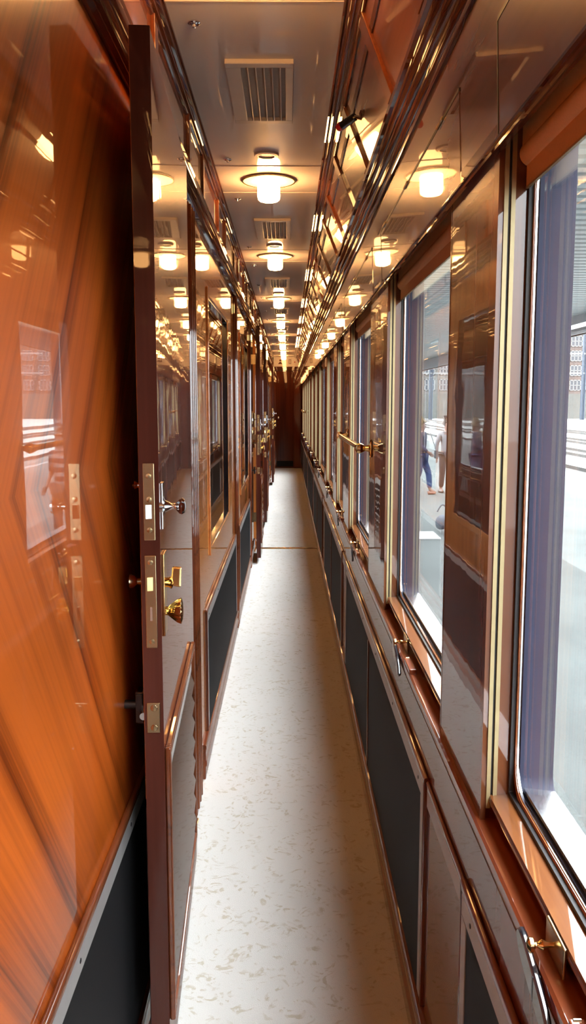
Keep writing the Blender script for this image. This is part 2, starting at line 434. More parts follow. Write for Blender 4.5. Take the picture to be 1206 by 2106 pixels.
# left mouldings
lm = [(XL, 2.085), (-.322, 2.085), (-.314, 2.092), (-.318, 2.104), (-.309, 2.112), (-.305, 2.126), (-.310, 2.140), (-.303, 2.148), (-.301, 2.166), (-.307, 2.178), (-.305, 2.190), (-.314, 2.200), (XL, 2.200)]
single('trim_7', MB().prism(lm, Y0, Y1), 'moulding', 'dark stacked mouldings above the left wall and doors', 'trim', kind='structure', smooth=True)
lt = [(-.297, 2.413), (-.297, 2.405), (-.302, 2.401), (-.304, 2.393), (-.311, 2.390), (-.313, 2.380), (-.319, 2.376), (-.321, 2.366), (XL, 2.362), (XL, 2.413)]
single('trim_8', MB().prism(lt, Y0, Y1), 'moulding', 'dark moulding between ceiling and left frieze', 'trim', kind='structure', smooth=True)
single('trim_9', MB().box(XL, XL + .004, Y0, Y1, 2.198, 2.366), 'frieze', 'glossy frieze strip under the left ceiling moulding', 'frieze', kind='structure')
single('baseboard_left', MB().prism([(-x - .035, z) for x, z in bp][::-1], Y0, 2.2), 'mahogany_y', 'beaded mahogany baseboard on the left near wall', 'baseboard', kind='structure', smooth=True)
bl = MB()
for a, b in ((3.16, 8.2), (9.0, 10.5), (11.3, 15.5), (16.3, Y1)):
    bl.prism([(-x - .035, z) for x, z in bp][::-1], a, b)
single('baseboard_left_far', bl, 'mahogany_y', 'beaded mahogany baseboard on the left beyond the doors', 'baseboard', kind='structure', smooth=True)
# vertical bars on the left frieze
yy = 1.0; i = 0
while yy < 17.5:
    o = link('frieze_bar', mesh('frieze_bar', MB().box(XL + .003, XL + .014, 0, .05, 2.195, 2.37), 'bead'), None, .002); o.location = (0, yy, 0)
    tag(o, 'short mahogany bar on the left frieze, number %d from the near end' % (i + 1), 'bar', 'bars on the left frieze')
    yy += [.72, .46][i % 2]; i += 1

# end and rear walls
e = MB().box(-.40, .40, Y1, Y1 + .12, 0, 2.46)
single('wall_end', e, 'mahogany', 'dark mahogany bulkhead at the far end of the corridor', 'wall', kind='structure')
single('wall_rear', MB().box(-.40, .40, Y0 - .1, Y0, 0, 2.46), 'mahogany', 'mahogany wall behind the viewer', 'wall', kind='structure')
d = root('door_5', (-.05, Y1, 0), 'closed dark mahogany door at the far end of the corridor', 'door', kind='structure')
part('leaf', MB().box(-.25, .13, Y1 - .03, Y1, .03, 2.10), 'dull_mahogany', d, bev=.003)
part('stile', MB().box(.14, .285, Y1 - .045, Y1, 0, 2.12), 'pier', d, bev=.003)
part('lintel', MB().prism([(-.33, 2.115), (.29, 2.115), (.29, 2.20), (-.33, 2.20)], Y1 - .07, Y1), 'moulding', d, bev=.004)
part('kick_plate', MB().box(-.24, .12, Y1 - .034, Y1 - .03, .04, .16), 'black_panel', d)
part('door_handle', MB().lathe([(.004, 0), (.012, .005), (.008, .02), (.022, .04), (.02, .055), (.005, .06)], (-.20, Y1 - .03, 1.10), (0, -1, 0), 14), 'chrome', d, smooth=True)
single('trim_10', MB().box(-.30, .23, Y1 - .05, Y1, 2.20, ZC), 'ceiling', 'cream panel above the far end door', 'panel', kind='structure')
# little pictograms on the far panel
s = root('pictogram_sign', (-.16, Y1 - .05, 2.30), 'small dark ring-and-triangle pictogram above the far door, left one', 'sign')
t = MB().cyl((-.16, Y1 - .05, 2.335), (-.16, Y1 - .056, 2.335), .020, n=14)
part('disc', t, 'mahogany', s)
part('triangle', MB().prism([(-.21, 2.255), (-.11, 2.255), (-.16, 2.312)], Y1 - .056, Y1 - .05), 'mahogany', s)
s = root('pictogram_sign', (.05, Y1 - .05, 2.30), 'small dark rectangular pictogram above the far door, right one', 'sign')
part('plate', MB().box(.02, .08, Y1 - .056, Y1 - .05, 2.255, 2.36), 'vent_dark', s)
part('figure', MB().box(.035, .065, Y1 - .059, Y1 - .056, 2.275, 2.34), 'vent', s)
single('wall_button', MB().lathe([(.014, 0), (.014, .006), (.008, .010)], (.155, Y1 - .05, 2.30), (0, -1, 0), 12), 'red', 'small red button above the far door near the right cove', 'button')

# ceiling cover strips either side of every lamp
LY = [-2.6, -.6, 1.92, 3.91, 5.88, 8.24, 10.53, 12.64, 14.7, 16.6, 18.2]
m = MB()
for yl in LY:
    for q in (yl - .225, yl + (.30 if 1.9 < yl < 2 else .225)): m.box(-.30, .14, q - .004, q + .004, ZC - .0025, ZC)
single('trim_11', m, 'vent', 'thin cover strips across the ceiling beside the lamps', 'trim', kind='structure')

# ------------------------------------------------------------------ lamps
LX = -.082
glass = MB().lathe([(.020, -.006), (.044, -.007), (.047, -.012), (.048, -.070), (.045, -.082), (.036, -.090), (.012, -.095)], n=60, flute=8, amp=.08)
me_glass = mesh('lamp_glass', glass, 'lamp_glow', smooth=True, ang=60)
me_shade = mesh('lamp_shade', MB().lathe([(.112, -.001), (.113, -.005), (.110, -.007), (.060, -.0075), (.045, -.0075), (.045, -.001)], n=48, loop=True), 'shade', smooth=True)
me_rim = mesh('rim', MB().lathe([(.1125, 0), (.1165, -.001), (.1170, -.0075), (.1135, -.009), (.1115, -.007)], n=48, loop=True), 'old_brass', smooth=True)
me_disc = [mesh('plate', MB().lathe([(.049, 0), (.049, -.006), (.046, -.0085), (.034, -.009), (.032, -.006), (.001, -.0055)], n=40), 'vent', smooth=True),
           mesh('ring', MB().lathe([(.0335, -.0085), (.0345, -.0098), (.0325, -.0098), (.0320, -.0085)], n=40, loop=True), 'old_brass', smooth=True)]
for i, yl in enumerate(LY):
    wh = '%s ahead of the camera' % ORD[i - 2] if i > 1 else 'above and behind the camera, number %d' % (i + 1)
    o = root('ceiling_lamp', (LX, yl, ZC), 'glowing fluted glass lamp on a bright disc, ' + wh, 'lamp', 'ceiling lamps down the corridor')
    sh = link('lamp_shade', me_shade, o); link('lamp_glass', me_glass, o); link('rim', me_rim, sh)
    o = root('ceiling_disc', (LX, yl - .395, ZC), 'small round cream ceiling disc, ' + wh, 'disc', 'round ceiling discs')
    p_ = link('plate', me_disc[0], o); link('ring', me_disc[1], p_)

# ------------------------------------------------------------------ vents
VY = [2.57, 4.70, 6.88, 9.05, 11.2, 13.3, 15.3]
def vent_meshes():
    L_, W = .53, .197
    fr = MB()
    fr.box(-W / 2, W / 2, 0, .032, -.014, 0); fr.box(-W / 2, W / 2, L_ - .032, L_, -.014, 0)
    fr.box(-W / 2, -W / 2 + .044, .032, L_ - .032, -.014, 0); fr.box(W / 2 - .024, W / 2, .032, L_ - .032, -.014, 0)
    back = MB().box(-W / 2 + .02, W / 2 - .02, .03, L_ - .03, -.002, 0)
    sl = MB().prism([(-.0015, -.001), (.0015, -.001), (.0075, -.015), (.0045, -.0155)], .032, L_ - .032)
    return mesh('frame', fr, 'vent'), mesh('backing', back, 'vent_dark'), mesh('slat', sl, 'vent')
vf, vb, vs = vent_meshes()
for i, yy in enumerate(VY):
    o = root('ceiling_vent', (-.0805, yy, ZC), 'cream louvred air vent in the ceiling, %s from the camera' % ORD[i], 'vent', 'ceiling air vents')
    link('frame', vf, o, .002); link('backing', vb, o)
    for j in range(5):
        q = link('slat', vs, o); q.location = (-.040 + .0235 * j, 0, 0)

# chrome fittings beside the lamps
SY = [2.338, 3.584, 4.255, 5.536, 6.246, 7.3, 8.15, 9.35, 10.3, 11.5, 12.5, 13.6, 14.6]
me_f = mesh('ceiling_fitting', MB().lathe([(.0165, 0), (.0165, -.003), (.013, -.005), (.0125, -.001), (.006, -.004), (.005, -.012), (.002, -.014)], n=20), 'chrome', smooth=True)
for i, yy in enumerate(SY):
    o = link('ceiling_fitting', me_f); o.location = (-.239, yy, ZC)
    tag(o, 'small round chrome ceiling fitting near the left moulding, %s from the camera' % ORD[i], 'fitting', 'chrome ceiling fittings')

# hatches in the right frieze with hinge barrels
HY = [(-.6, 1.26), (1.53, 2.76), (3.05, 4.5), (4.75, 6.2), (6.5, 8.1)]
for i, (a, b) in enumerate(HY):
    def fx(z): return .2985 - (z - 1.8145) / (2.06 - 1.8145) * .0095
    o = root('hatch_panel', (fx(1.83), a, 1.83), 'lacquered access hatch in the right frieze, %s from the camera' % ORD[i], 'hatch', 'frieze hatches')
    z0, z1 = 1.820, 1.972
    part('panel', MB().prism([(fx(z0) + .001, z0), (fx(z0) - .0012, z0), (fx(z1) - .0012, z1), (fx(z1) + .001, z1)], a, b), 'frieze', o)
    part('joint', MB().prism([(fx(z1) + .001, z1), (fx(z1) - .0020, z1), (fx(z1 + .006) - .0020, z1 + .006), (fx(z1 + .006) + .001, z1 + .006)], a, b), 'rubber', o, label='thin dark joint line')
    part('joint', MB().prism([(fx(z0) + .001, z0), (fx(z0) - .0020, z0), (fx(z1) - .0020, z1), (fx(z1) + .001, z1)], b, b + .004), 'rubber', o)
    for q in range(3):
        yh = a + (b - a) * (.12 + .38 * q)
        part('hinge', MB().cyl((fx(z1) - .003, yh, z1 + .002), (fx(z1) - .003, yh + .06, z1 + .002), .0035, n=10), 'old_brass', o, smooth=True)

# emergency pull on the cove
o = root('emergency_handle', (.205, 2.72, 2.275), 'dark barrel handle with red tip on the right cove', 'handle')
part('barrel', MB().cyl((.202, 2.690, 2.294), (.166, 2.728, 2.281), .0115, .0125, 16), 'screw', o, smooth=True)
part('tip', MB().lathe([(.0125, 0), (.0135, .008), (.011, .017), (.002, .021)], (.166, 2.728, 2.281), (-.667, .704, -.24), 16), 'red', o, smooth=True)
part('mount', MB().cyl((.232, 2.665, 2.280), (.202, 2.690, 2.294), .006, n=10), 'old_brass', o, smooth=True)

# ------------------------------------------------------------------ windows on the right
for i, (a, b) in enumerate(WIN + REAR):
    n_ = ORD[i]
    o = root('window_%d' % (i + 1), (.32, (a + b) / 2, ZS), '%s window from the camera in the right wall' % n_ if i < len(WIN) else 'right window behind the camera, number %d' % (i - len(WIN) + 1), 'window', kind='structure')
    zt = 1.85
    for yq, sgn in ((b, -1), (a, 1)):
        y0, y1 = (yq - .006, yq + .001) if sgn < 0 else (yq - .001, yq + .006)
        far = sgn < 0
        def strip(nm, x0, x1, mt, th=.006, z0=.83):
            ya, yb = (yq - th, yq + .001) if far else (yq - .001, yq + th)
            part(nm, MB().box(x0, x1, ya, yb, z0, zt), mt, o)
        strip('jamb', XR - .0005, .3045, 'jamb', .005, ZS)
        strip('guide', .3045, .3105, 'guide', .008)
        strip('groove', .3105, .3145, 'rubber', .004)
        strip('guide', .3145, .3205, 'guide', .008)
        strip('jamb_liner', .3205, .3375, 'jamb', .007)
    # gasket, inner bead, chrome frame, bodywork reveal
    part('gasket', MB().ring(.3375, .3440, a, b, .845, zt, .004, .014), 'rubber', o)
    part('bead', MB().ring(.3440, .3458, a + .008, b - .008, .853, zt - .05, .055, .012), 'amber_y', o, smooth=True)
    part('chrome_frame', MB().ring(.3458, .3495, a + .010, b - .010, .855, zt - .053, .055, .012), 'chrome', o, smooth=True)
    part('reveal', MB().ring(.3495, .4000, a - .004, b + .004, .838, zt, .055, .030), 'reveal', o, smooth=True)
    part('outer_sill', MB().prism([(.3525, .872), (.4000, .866), (.4000, .872), (.3525, .878)], a + .04, b - .04), 'alu', o)
    part('pane', MB().rplate(.3525, .3560, a + .016, b - .016, .860, zt - .06, .05), 'pane', o)
    sp = [(.3100, .835), (.3085, .839), (.3085, .846), (.3100, .850), (.345, .853), (.345, .835)]
    part('sill', MB().prism(sp, a, b), 'sill', o, smooth=True)
    part('riser', MB().box(.324, .345, a, b, .81, .836), 'ledge', o)
    part('outer_lining', MB().box(.345, .400, a - .002, b + .002, .80, .845), 'reveal', o)
    if i >= len(WIN): continue
    # rolled blind
    bo = root('roller_blind', (.335, (a + b) / 2, 1.75), 'tan cloth blind rolled up at the top of the %s right window' % n_, 'blind', 'rolled blinds in the right windows')
    part('pelmet', MB().box(.327, .334, a + .008, b - .008, 1.800, 1.848), 'blind', bo, bev=.0015)
    part('roll', MB().cyl((.341, a + .009, 1.7925), (.341, b - .009, 1.7925), .0175, n=24), 'blind', bo, smooth=True)
    part('flap', MB().box(.334, .3372, a + .010, b - .010, 1.748, 1.790), 'blind', bo)
    part('hem', MB().box(.3335, .3376, a + .010, b - .010, 1.7455, 1.7485), 'guide', bo)
    # catch with brass knob and black lever on the ledge
    yk = b - .44 if i else .91
    co = root('window_catch', (.30, yk, .81), 'brass knob and black lever catch on the ledge of the %s right window' % n_, 'catch', 'window catches on the right ledge')
    part('plate', MB().box(.3045, .3085, yk - .035, yk + .030, .8125, .850), 'old_brass', co, bev=.0015)
    part('knob', MB().lathe([(.003, 0), (.004, .008), (.0062, .013), (.0035, .018), (.0035, .021), (.0085, .024), (.009, .028), (.003, .031)], (.3045, yk, .832), (-1, 0, 0), 16), 'brass', co, smooth=True)
    lv = MB(); n = 14; pr = []
    for q in range(n + 1):
        t = q / n; yy = yk + .06 - .13 * t
        hgt = .0165 * math.sqrt(max(0., 1 - (2 * t - 1) ** 4)) + .0015
        pr.append((yy, hgt))
    poly = [(yy, .768 + .044 * (yy - yk + .07) / .13 + h) for yy, h in pr] + [(yy, .768 + .044 * (yy - yk + .07) / .13 - h * .9) for yy, h in reversed(pr)]
    lv.prism(poly, .2775, .2862, 'x')
    part('lever', lv, 'black_gloss', co, bev=.003, smooth=True)
    part('collar', MB().box(.2772, .2865, yk - .016, yk - .012, .773, .803), 'screw', co)
    part('block', MB().box(.2875, .3045, yk - .20, yk - .105, .8095, .822), 'ledge', co, bev=.002)
    part('hinge_pin', MB().cyl((.292, yk - .108, .822), (.300, yk - .108, .822), .002, n=8), 'old_brass', co)

# grab rails
for i, wi in enumerate((2, 10)):
    a, b = WIN[wi]
    z = 1.285; x = .258
    o = root('grab_rail', (XR, (a + b) / 2, z), 'brass grab rail across the %s right window' % ORD[wi], 'rail', 'brass grab rails')
    part('bar', MB().cyl((x, a - .02, z), (x, b + .08, z), .0115, n=18), 'brass', o, smooth=True)
    for yy in (a - .055, b + .075):
        part('bracket', MB().lathe([(.032, 0), (.034, .003), (.030, .006), (.012, .010), (.010, .022), (.016, .032), (.019, .040), (.016, .050), (.004, .055)],
                                   (XR, yy, z), (-1, 0, 0), 20), 'brass', o, smooth=True)
    part('ferrule', MB().lathe([(.013, -.035), (.019, -.03), (.016, 0), (.0135, .02), (.0125, .03)], (x, a - .02, z), (0, 1, 0), 18), 'brass', o, smooth=True)

# ------------------------------------------------------------------ kick panels on both sides
def cover(side, a, b, i, divs, label, grp, near_end=True):
    """side +1 right wall, -1 left wall: beaded cap, steel strip, black panel"""
    if side > 0: xw, xf, zc = XR, .2890, .659
    else: xw, xf, zc = XL, -.3200, .630
    s = -1 if side > 0 else 1            # direction into the corridor
    def X(d): return xf + s * d          # d metres out from the panel face
    o = root('kick_panel', (xw, (a + b) / 2, .14), label, 'panel', grp)
    part('panel', MB().box(xw + s * .001, X(0), a + .012, b - .012, .135, zc - .004), 'black_panel', o)
    d1 = abs(xw - X(.0025))
    cap = MB()
    r = d1 / 2
    for q in range(1):
        cx = xw + s * (r + 2 * r * q)
        pts = [(cx + r * math.cos(t), zc + r * .9 * math.sin(t)) for t in [PI * k_ / 8 for k_ in range(9)]]
        pts = pts + [(cx - r, zc - .010), (cx + r, zc - .010)]
        cap.prism(pts, a, b)
    part('bead', cap, 'bead', o, smooth=True)
    st = MB().box(X(-.001), X(.0018), a + .014, b - .014, zc - .050, zc - .008)
    part('steel_strip', st, 'steel', o, bev=.0008)
    ends = (a, b)
    for k_, yy in enumerate(ends):
        e0, e1 = (yy, yy + .013) if k_ == 0 else (yy - .013, yy)
        em = MB()
        em.box(xw, X(.0030), e0, e1, .14, zc - .0)
        part('end_post', em, 'mahogany', o, bev=.003)
        sv = MB().box(X(-.001), X(.0018), *((e1, e1 + .034) if k_ == 0 else (e0 - .034, e0)), .15, zc - .052)
        part('steel_strip', sv, 'steel', o)
    for q in divs:
        part('divider', MB().box(X(-.002), X(.004), q - .009, q + .009, .14, zc - .050), 'mahogany', o, bev=.002)
    n = max(2, int((b - a) / .36))
    if a < 6:
        for q in range(n):
            yy = a + .08 + (b - a - .16) * q / (n - 1)
            part('screw', MB().lathe([(.0042, 0), (.0040, .0010), (.0015, .0016)], (X(.0018), yy, zc - .029), (s, 0, 0), 10), 'screw', o, smooth=True)
    return o
RC = [(-1.0, 1.335, [.2]), (1.716, 4.20, [2.97]), (4.50, 6.73, [5.6]), (7.13, 9.50, [8.3]), (9.80, 12.3, [11.0]), (12.6, 15.2, [13.9]), (15.5, 18.5, [17.0])]
for i, (a, b, dv) in enumerate(RC):
    cover(1, a, b, i, dv, 'black kick panel, steel-edged, under the right ledge, %s from the camera' % ORD[i], 'right kick panels')
for i in range(len(RC) - 1):
    a, b = RC[i][1], RC[i + 1][0]
    o = root('recess_panel', (.29, (a + b) / 2, .14), 'narrow glossy wood recess between right kick panels, %s from the camera' % ORD[i], 'panel', 'wood recesses on the right')
    part('panel', MB().box(.2935, XR, a, b, .138, .655), 'mahogany', o)
    part('bead', MB().prism([(.2905 + .0035 * (1 - math.cos(t)), .655 + .004 * math.sin(t)) for t in [PI * k_ / 8 for k_ in range(9)]] + [(XR, .655), (XR, .648), (.2905, .648)], a + .005, b - .005), 'bead', o, smooth=True)
    part('steel_strip', MB().box(.2920, .2940, a + .01, b - .01, .606, .647), 'steel', o)
LC = [(-1.0, 2.15, [.6]), (3.30, 5.28, []), (5.62, 7.25, []), (9.0, 9.85, []), (11.3, 14.7, [13.]), (16.3, 18.6, [])]
for i, (a, b, dv) in enumerate(LC):
    cover(-1, a, b, i, dv, 'black kick panel, steel-edged, on the left wall, %s from the camera' % ORD[i], 'left kick panels')

# ------------------------------------------------------------------ left wall details
for i, (a, b) in enumerate(LW):
    o = root('glazed_panel', (XL, (a + b) / 2, .84), 'black-framed dark mirror pane in the left wall, %s from the camera' % ORD[i], 'mirror', 'dark panes in the left wall')
    part('pane', MB().box(-.346, -.341, a, b, .84, 1.88), 'dark_pane', o)
    part('frame', MB().ring(-.341, XL + .002, a, b, .84, 1.88, .003, .010, 1), 'black_gloss', o)
    fr = MB().ring(XL, XL + .006, a - .035, b + .035, .84 - .035, 1.88 + .035, .004, .034, 1)
    part('bead', fr, 'amber_y', o, bev=.002)
def post(a, b, x, label):
    o = root('wall_post', (XL, (a + b) / 2, 0), label, 'post', 'posts on the left wall')
    part('plank', MB().box(XL, x, a, b, 0, 2.09), 'mahogany', o, bev=.004)
    n = 3
    for q in range(n):
        yy = a + (b - a) * (q + .5) / n
        part('rib', MB().prism([(x + .006 * math.sin(t), yy + .011 * math.cos(t)) for t in [PI * k_ / 8 for k_ in range(9)]], .02, 2.085, 'z'), 'bead', o, smooth=True)
post(2.86, 3.02, -.318, 'ribbed dark wood door jamb beyond the nearest left doorway')
post(5.31, 5.46, -.318, 'dark wood post between the two nearest dark panes')
post(7.30, 7.42, -.318, 'dark wood post just before the second open left door')
post(11.16, 11.27, -.318, 'dark wood jamb beyond the third open left door')
o = root('wall_strip', (XL, 3.2, .66), 'plain amber wood strip beside the ribbed left jamb', 'strip')
part('strip', MB().box(XL, XL + .004, 3.02, 3.30, 0, 2.085), 'amber', o, bev=.001)
# door frames, thresholds, strike plates
for i, (n_, h, j) in enumerate(DOORS):
    o = root('door_frame', (XL, (h + j) / 2, 0), 'dark frame of the %s left doorway from the camera' % ORD[i], 'frame', 'left doorway frames')
    part('jamb', MB().box(-.42, XL, h - .005, h + .022, 0, 2.10), 'mahogany', o, bev=.002)
    part('jamb', MB().box(-.42, XL, j - .022, j + .001, 0, 2.10), 'amber', o, bev=.002)
    part('head', MB().box(-.42, XL, h, j, 2.075, 2.10), 'mahogany', o)
    for z0, z1 in ((1.19, 1.335), (.98, 1.16)):
        part('strike_plate', MB().box(-.372, -.336, j - .025, j - .022, z0, z1), 'brass', o, bev=.001)
    part('threshold', MB().box(-.42, -.312, h + .02, j - .02, -.002, .006), 'brass', o, bev=.002)

def door(i, yn, yh, turn=0.):
    x0, x1 = -.2785, -.242
    zb, zt = .055, 2.105
    nm = ['nearest', 'second', 'third', 'fourth'][i]
    o = root('door_%d' % (i + 1), (-.26, yh, 0), '%s open compartment door folded back on the left wall' % nm, 'door', kind='structure')
    dy = yn - 1.6
    part('leaf', MB().box(x0 + .001, x1, yn + .002, yh, zb, zt), 'pier', o, bev=.002)
    part('edge', MB().box(x0, x1 + .0003, yn, yn + .003, zb, zt), 'door_edge', o)
    me = mesh('outer_face', MB().box(x0 - .001, x0 + .002, 1.6 + .002, 1.6 + (yh - yn), zb + .62, zt), 'door_veneer')
    f = link('outer_face', me, o); f.location = Vector((0, dy, 0)) - Vector(o.location)
    part('outer_kick', MB().box(x0 - .002, x0 + .002, yn + .004, yh - .004, zb, zb + .60), 'black_panel', o)
    # lock edge plates with bolts
    def plate(z0, z1, bolt, bmat, holes):
        p = part('lock_plate', MB().box(-.2715, -.250, yn - .0018, yn + .001, z0, z1), 'old_brass', o, bev=.001)
        part('bolt', MB().prism([(-.2665, yn - .001), (-.2665, yn - .0085), (-.2560, yn - .0045), (-.2560, yn - .001)], bolt, bolt + .026, 'z'), bmat, p)
        for q in holes:
            part('screw', MB().lathe([(.0055, 0), (.0050, .0012), (.002, .0018)], (-.2605, yn - .0018, q), (0, -1, 0), 12), 'old_brass', p, smooth=True)
        return p
    plate(1.190, 1.336, 1.232, 'chrome', (1.312, 1.268, 1.210))
    p = plate(.981, 1.161, 1.094, 'brass', (1.148, .994))
    part('slot', MB().box(-.2625, -.2585, yn - .004, yn, 1.035, 1.062), 'chrome', p)
    # inside face fittings
    def at(dy_, z): return (x1, yn + dy_, z)
    part('knob', MB().lathe([(.021, 0), (.021, .003), (.012, .006), (.009, .012), (.006, .020), (.007, .027), (.014, .033), (.0165, .039), (.013, .044), (.004, .046)], at(.055, 1.248), (1, 0, 0), 20), 'chrome', o, smooth=True, label='chrome turned knob')
    part('rose_plate', MB().box(x1, x1 + .003, yn + .036, yn + .075, 1.205, 1.295), 'chrome', o, bev=.001)
    bpz = part('back_plate', MB().box(x1, x1 + .004, yn + .03, yn + .08, .995, 1.158), 'brass', o, bev=.001)
    part('thumb_turn', MB().lathe([(.010, 0), (.010, .010), (.013, .016), (.006, .020)], at(.052, 1.098), (1, 0, 0), 16), 'brass', o, smooth=True)
    part('thumb_blade', MB().prism([(x1 + .014, 1.092), (x1 + .034, 1.088), (x1 + .036, 1.128), (x1 + .018, 1.130)], yn + .046, yn + .058), 'brass', o, bev=.003)
    part('shell_knob', MB().lathe([(.008, .003), (.008, .008), (.014, .016), (.021, .026), (.024, .034), (.015, .037), (.003, .038)], at(.054, 1.040), (1, 0, 0), 48, 12, .12), 'brass', o, smooth=True, label='scallop shaped brass knob', ang=50)
    part('corridor_knob', MB().lathe([(.012, 0), (.008, .006), (.006, .014), (.013, .022), (.015, .028), (.005, .032)], (x0 - .001, yn + .055, 1.100), (-1, 0, 0), 16), 'old_brass', o, smooth=True)
    part('corridor_latch', MB().lathe([(.007, 0), (.005, .008), (.008, .014), (.002, .018)], (x0 - .001, yn + .05, 1.290), (-1, 0, 0), 12), 'chrome', o, smooth=True)
    # louvred vent in a beaded frame
    ya, yb, za, zz = yn + .018, yh - .12, .185, .772
    fr = MB()
    w_ = .022
    for q, (d0, d1) in enumerate(((0, w_ / 2), (w_ / 2, w_))):
        fr.box(x1, x1 + .011, ya + d0, ya + d1 - .001, za, zz); fr.box(x1, x1 + .011, yb - d1 + .001, yb - d0, za, zz)
        fr.box(x1, x1 + .011, ya + w_, yb - w_, zz - d1 + .001, zz - d0); fr.box(x1, x1 + .011, ya + w_, yb - w_, za + d0, za + d1 - .001)
    p = part('louvre_frame', fr, 'bead', o, bev=.003)
    part('backing', MB().box(x1, x1 + .002, ya + w_, yb - w_, za + w_, zz - w_), 'vent_dark', p)
    if i < 2:
        for q in range(9):
            zq = za + .045 + q * .058
            part('slat', MB().prism([(x1 + .001, zq), (x1 + .003, zq), (x1 + .010, zq - .038), (x1 + .008, zq - .040)], ya + w_, yb - w_), 'black_gloss', p)
    # hold-open plate on the edge, hinges at the far edge
    p = part('catch_plate', MB().box(-.2735, -.248, yn - .003, yn + .001, .812, .872), 'old_brass', o, bev=.001)
    for q in (.862, .822):
        part('screw', MB().lathe([(.007, 0), (.006, .0015), (.002, .0022)], (-.2595, yn - .003, q), (0, -1, 0), 12), 'old_brass', p, smooth=True)
    for z in (.30, 1.05, 1.80):
        part('hinge', MB().cyl((-.262, yh + .006, z), (-.262, yh + .006, z + .09), .008, n=12), 'old_brass', o, smooth=True)
        part('hinge_leaf', MB().box(XL + .04 * (turn > 0), -.262, yh + .003, yh + .008, z, z + .09), 'old_brass', o)
    if turn:                                   # not folded quite flat: the near edge stands off the wall
        o.rotation_euler = (0, 0, turn); o.location.x -= math.sin(turn) * (yh - yn)
    return o
for i, (n_, h, j) in enumerate(DOORS):
    door(i, n_, h, .045 if i == 0 else 0.)
# hold-open catches on the wall
for i, (n_, h, j) in enumerate(DOORS):
    o = root('door_catch', (XL, n_ + .18, .84), 'black and brass hold-open catch behind the %s left door' % ORD[i], 'catch', 'hold-open catches')
    part('block', MB().box(-.306, -.289, n_ + .055, n_ + .092, .808, .874), 'black_gloss', o, bev=.003)
    part('cover', MB().box(-.3045, -.2905, n_ + .051, n_ + .055, .812, .870), 'screw', o, bev=.001)
    part('stem', MB().cyl((XL, n_ + .075, .842), (-.305, n_ + .075, .842), .009, n=12), 'screw', o, smooth=True)
    part('arm', MB().cyl((-.2895, n_ + .066, .842), (-.2815, n_ + .006, .842), .0085, .0075, 12), 'chrome', o, smooth=True)

# brass strips across the floor
for i, yy in enumerate((8.43,)):
    single('threshold_strip', MB().prism([(yy - .03, 0), (yy - .022, .006), (yy + .022, .006), (yy + .03, 0)], -.32, .283, 'x'), 'brass', 'thin brass strip across the carpet half way down', 'strip')

# ------------------------------------------------------------------ outside
ZP = -.71
single('platform_border', MB().box(.70, 3.8, -12, 190, -1.3, ZP), 'asphalt', 'speckled platform strip beside the train, colour darkened against the sky light', 'platform', kind='structure')
single('platform', MB().box(3.8, 8.9, -12, 190, -1.3, ZP), 'platform', 'grey speckled concrete station platform outside the windows', 'platform', kind='structure')
single('ground', MB().box(-60, 120, -60, 260, -1.6, -1.5), 'ballast', 'pale ballast ground beyond the platform', 'ground', kind='structure')
single('platform_edge_line', MB().box(7.9, 8.1, -12, 190, ZP, ZP + .004), 'line_white', 'white painted line along the far platform edge', 'line')
o = root('railway_track', (11.1, 60, -1.5), 'nearest railway track beyond the platform', 'track', 'tracks beyond the platform')
tracks = [(11.1, 'railway track nearest to the platform'), (15.6, 'second railway track out from the platform'), (20.2, 'third railway track out from the platform'), (26., 'farthest railway track from the platform')]
for i, (x, lb) in enumerate(tracks):
    if i: o = root('railway_track', (x, 60, -1.5), lb, 'track', 'tracks beyond the platform')
    else: o['label'] = lb
    for s in (-.75, .75):
        part('rail', MB().prism([(x + s - .07, -1.36), (x + s + .07, -1.36), (x + s + .02, -1.33), (x + s + .03, -1.22), (x + s + .04, -1.18), (x + s - .04, -1.18), (x + s - .03, -1.22), (x + s - .02, -1.33)], -30, 145), 'rail_steel', o)
    part('ballast_bed', MB().prism([(x - 1.7, -1.5), (x + 1.7, -1.5), (x + 1.25, -1.36), (x - 1.25, -1.36)], -30, 145), 'ballast', o)
# canopy
o = root('platform_canopy', (5.5, 40, ZP), 'ribbed pale metal canopy roof over the platform', 'canopy')
cp = MB(); yy = -8.
prof = []
while yy < 110:
    prof += [(yy, 4.05), (yy + .20, 4.05), (yy + .23, 4.10), (yy + .33, 4.10)]; yy += .36
poly = prof + [(prof[-1][0], 4.22), (prof[0][0], 4.22)]
nP = len(prof)
vv = [(2.9, a, b) for a, b in prof] + [(8.9, a, b) for a, b in prof]
cp.add(vv, [(k_, k_ + 1, nP + k_ + 1, nP + k_) for k_ in range(nP - 1)])
cp.box(2.9, 8.9, prof[0][0], prof[-1][0], 4.12, 4.22)
part('ribbed_roof', cp, 'canopy', o)
part('fascia', MB().box(8.85, 9.0, -8, 110, 3.48, 4.25), 'fascia', o)
part('gutter', MB().prism([(8.72, 3.48), (9.08, 3.48), (9.08, 3.62), (8.72, 3.55)], -8, 110), 'fascia', o)
for yy in (8.3, 23.2, 72.):
    part('column', MB().box(5.40, 5.60, yy - .1, yy + .1, ZP, 4.12), 'mast', o)
part('light_tube', MB().cyl((8.4, 24.3, 3.62), (8.4, 28.5, 3.62), .06, n=10), 'tube_glow', o)

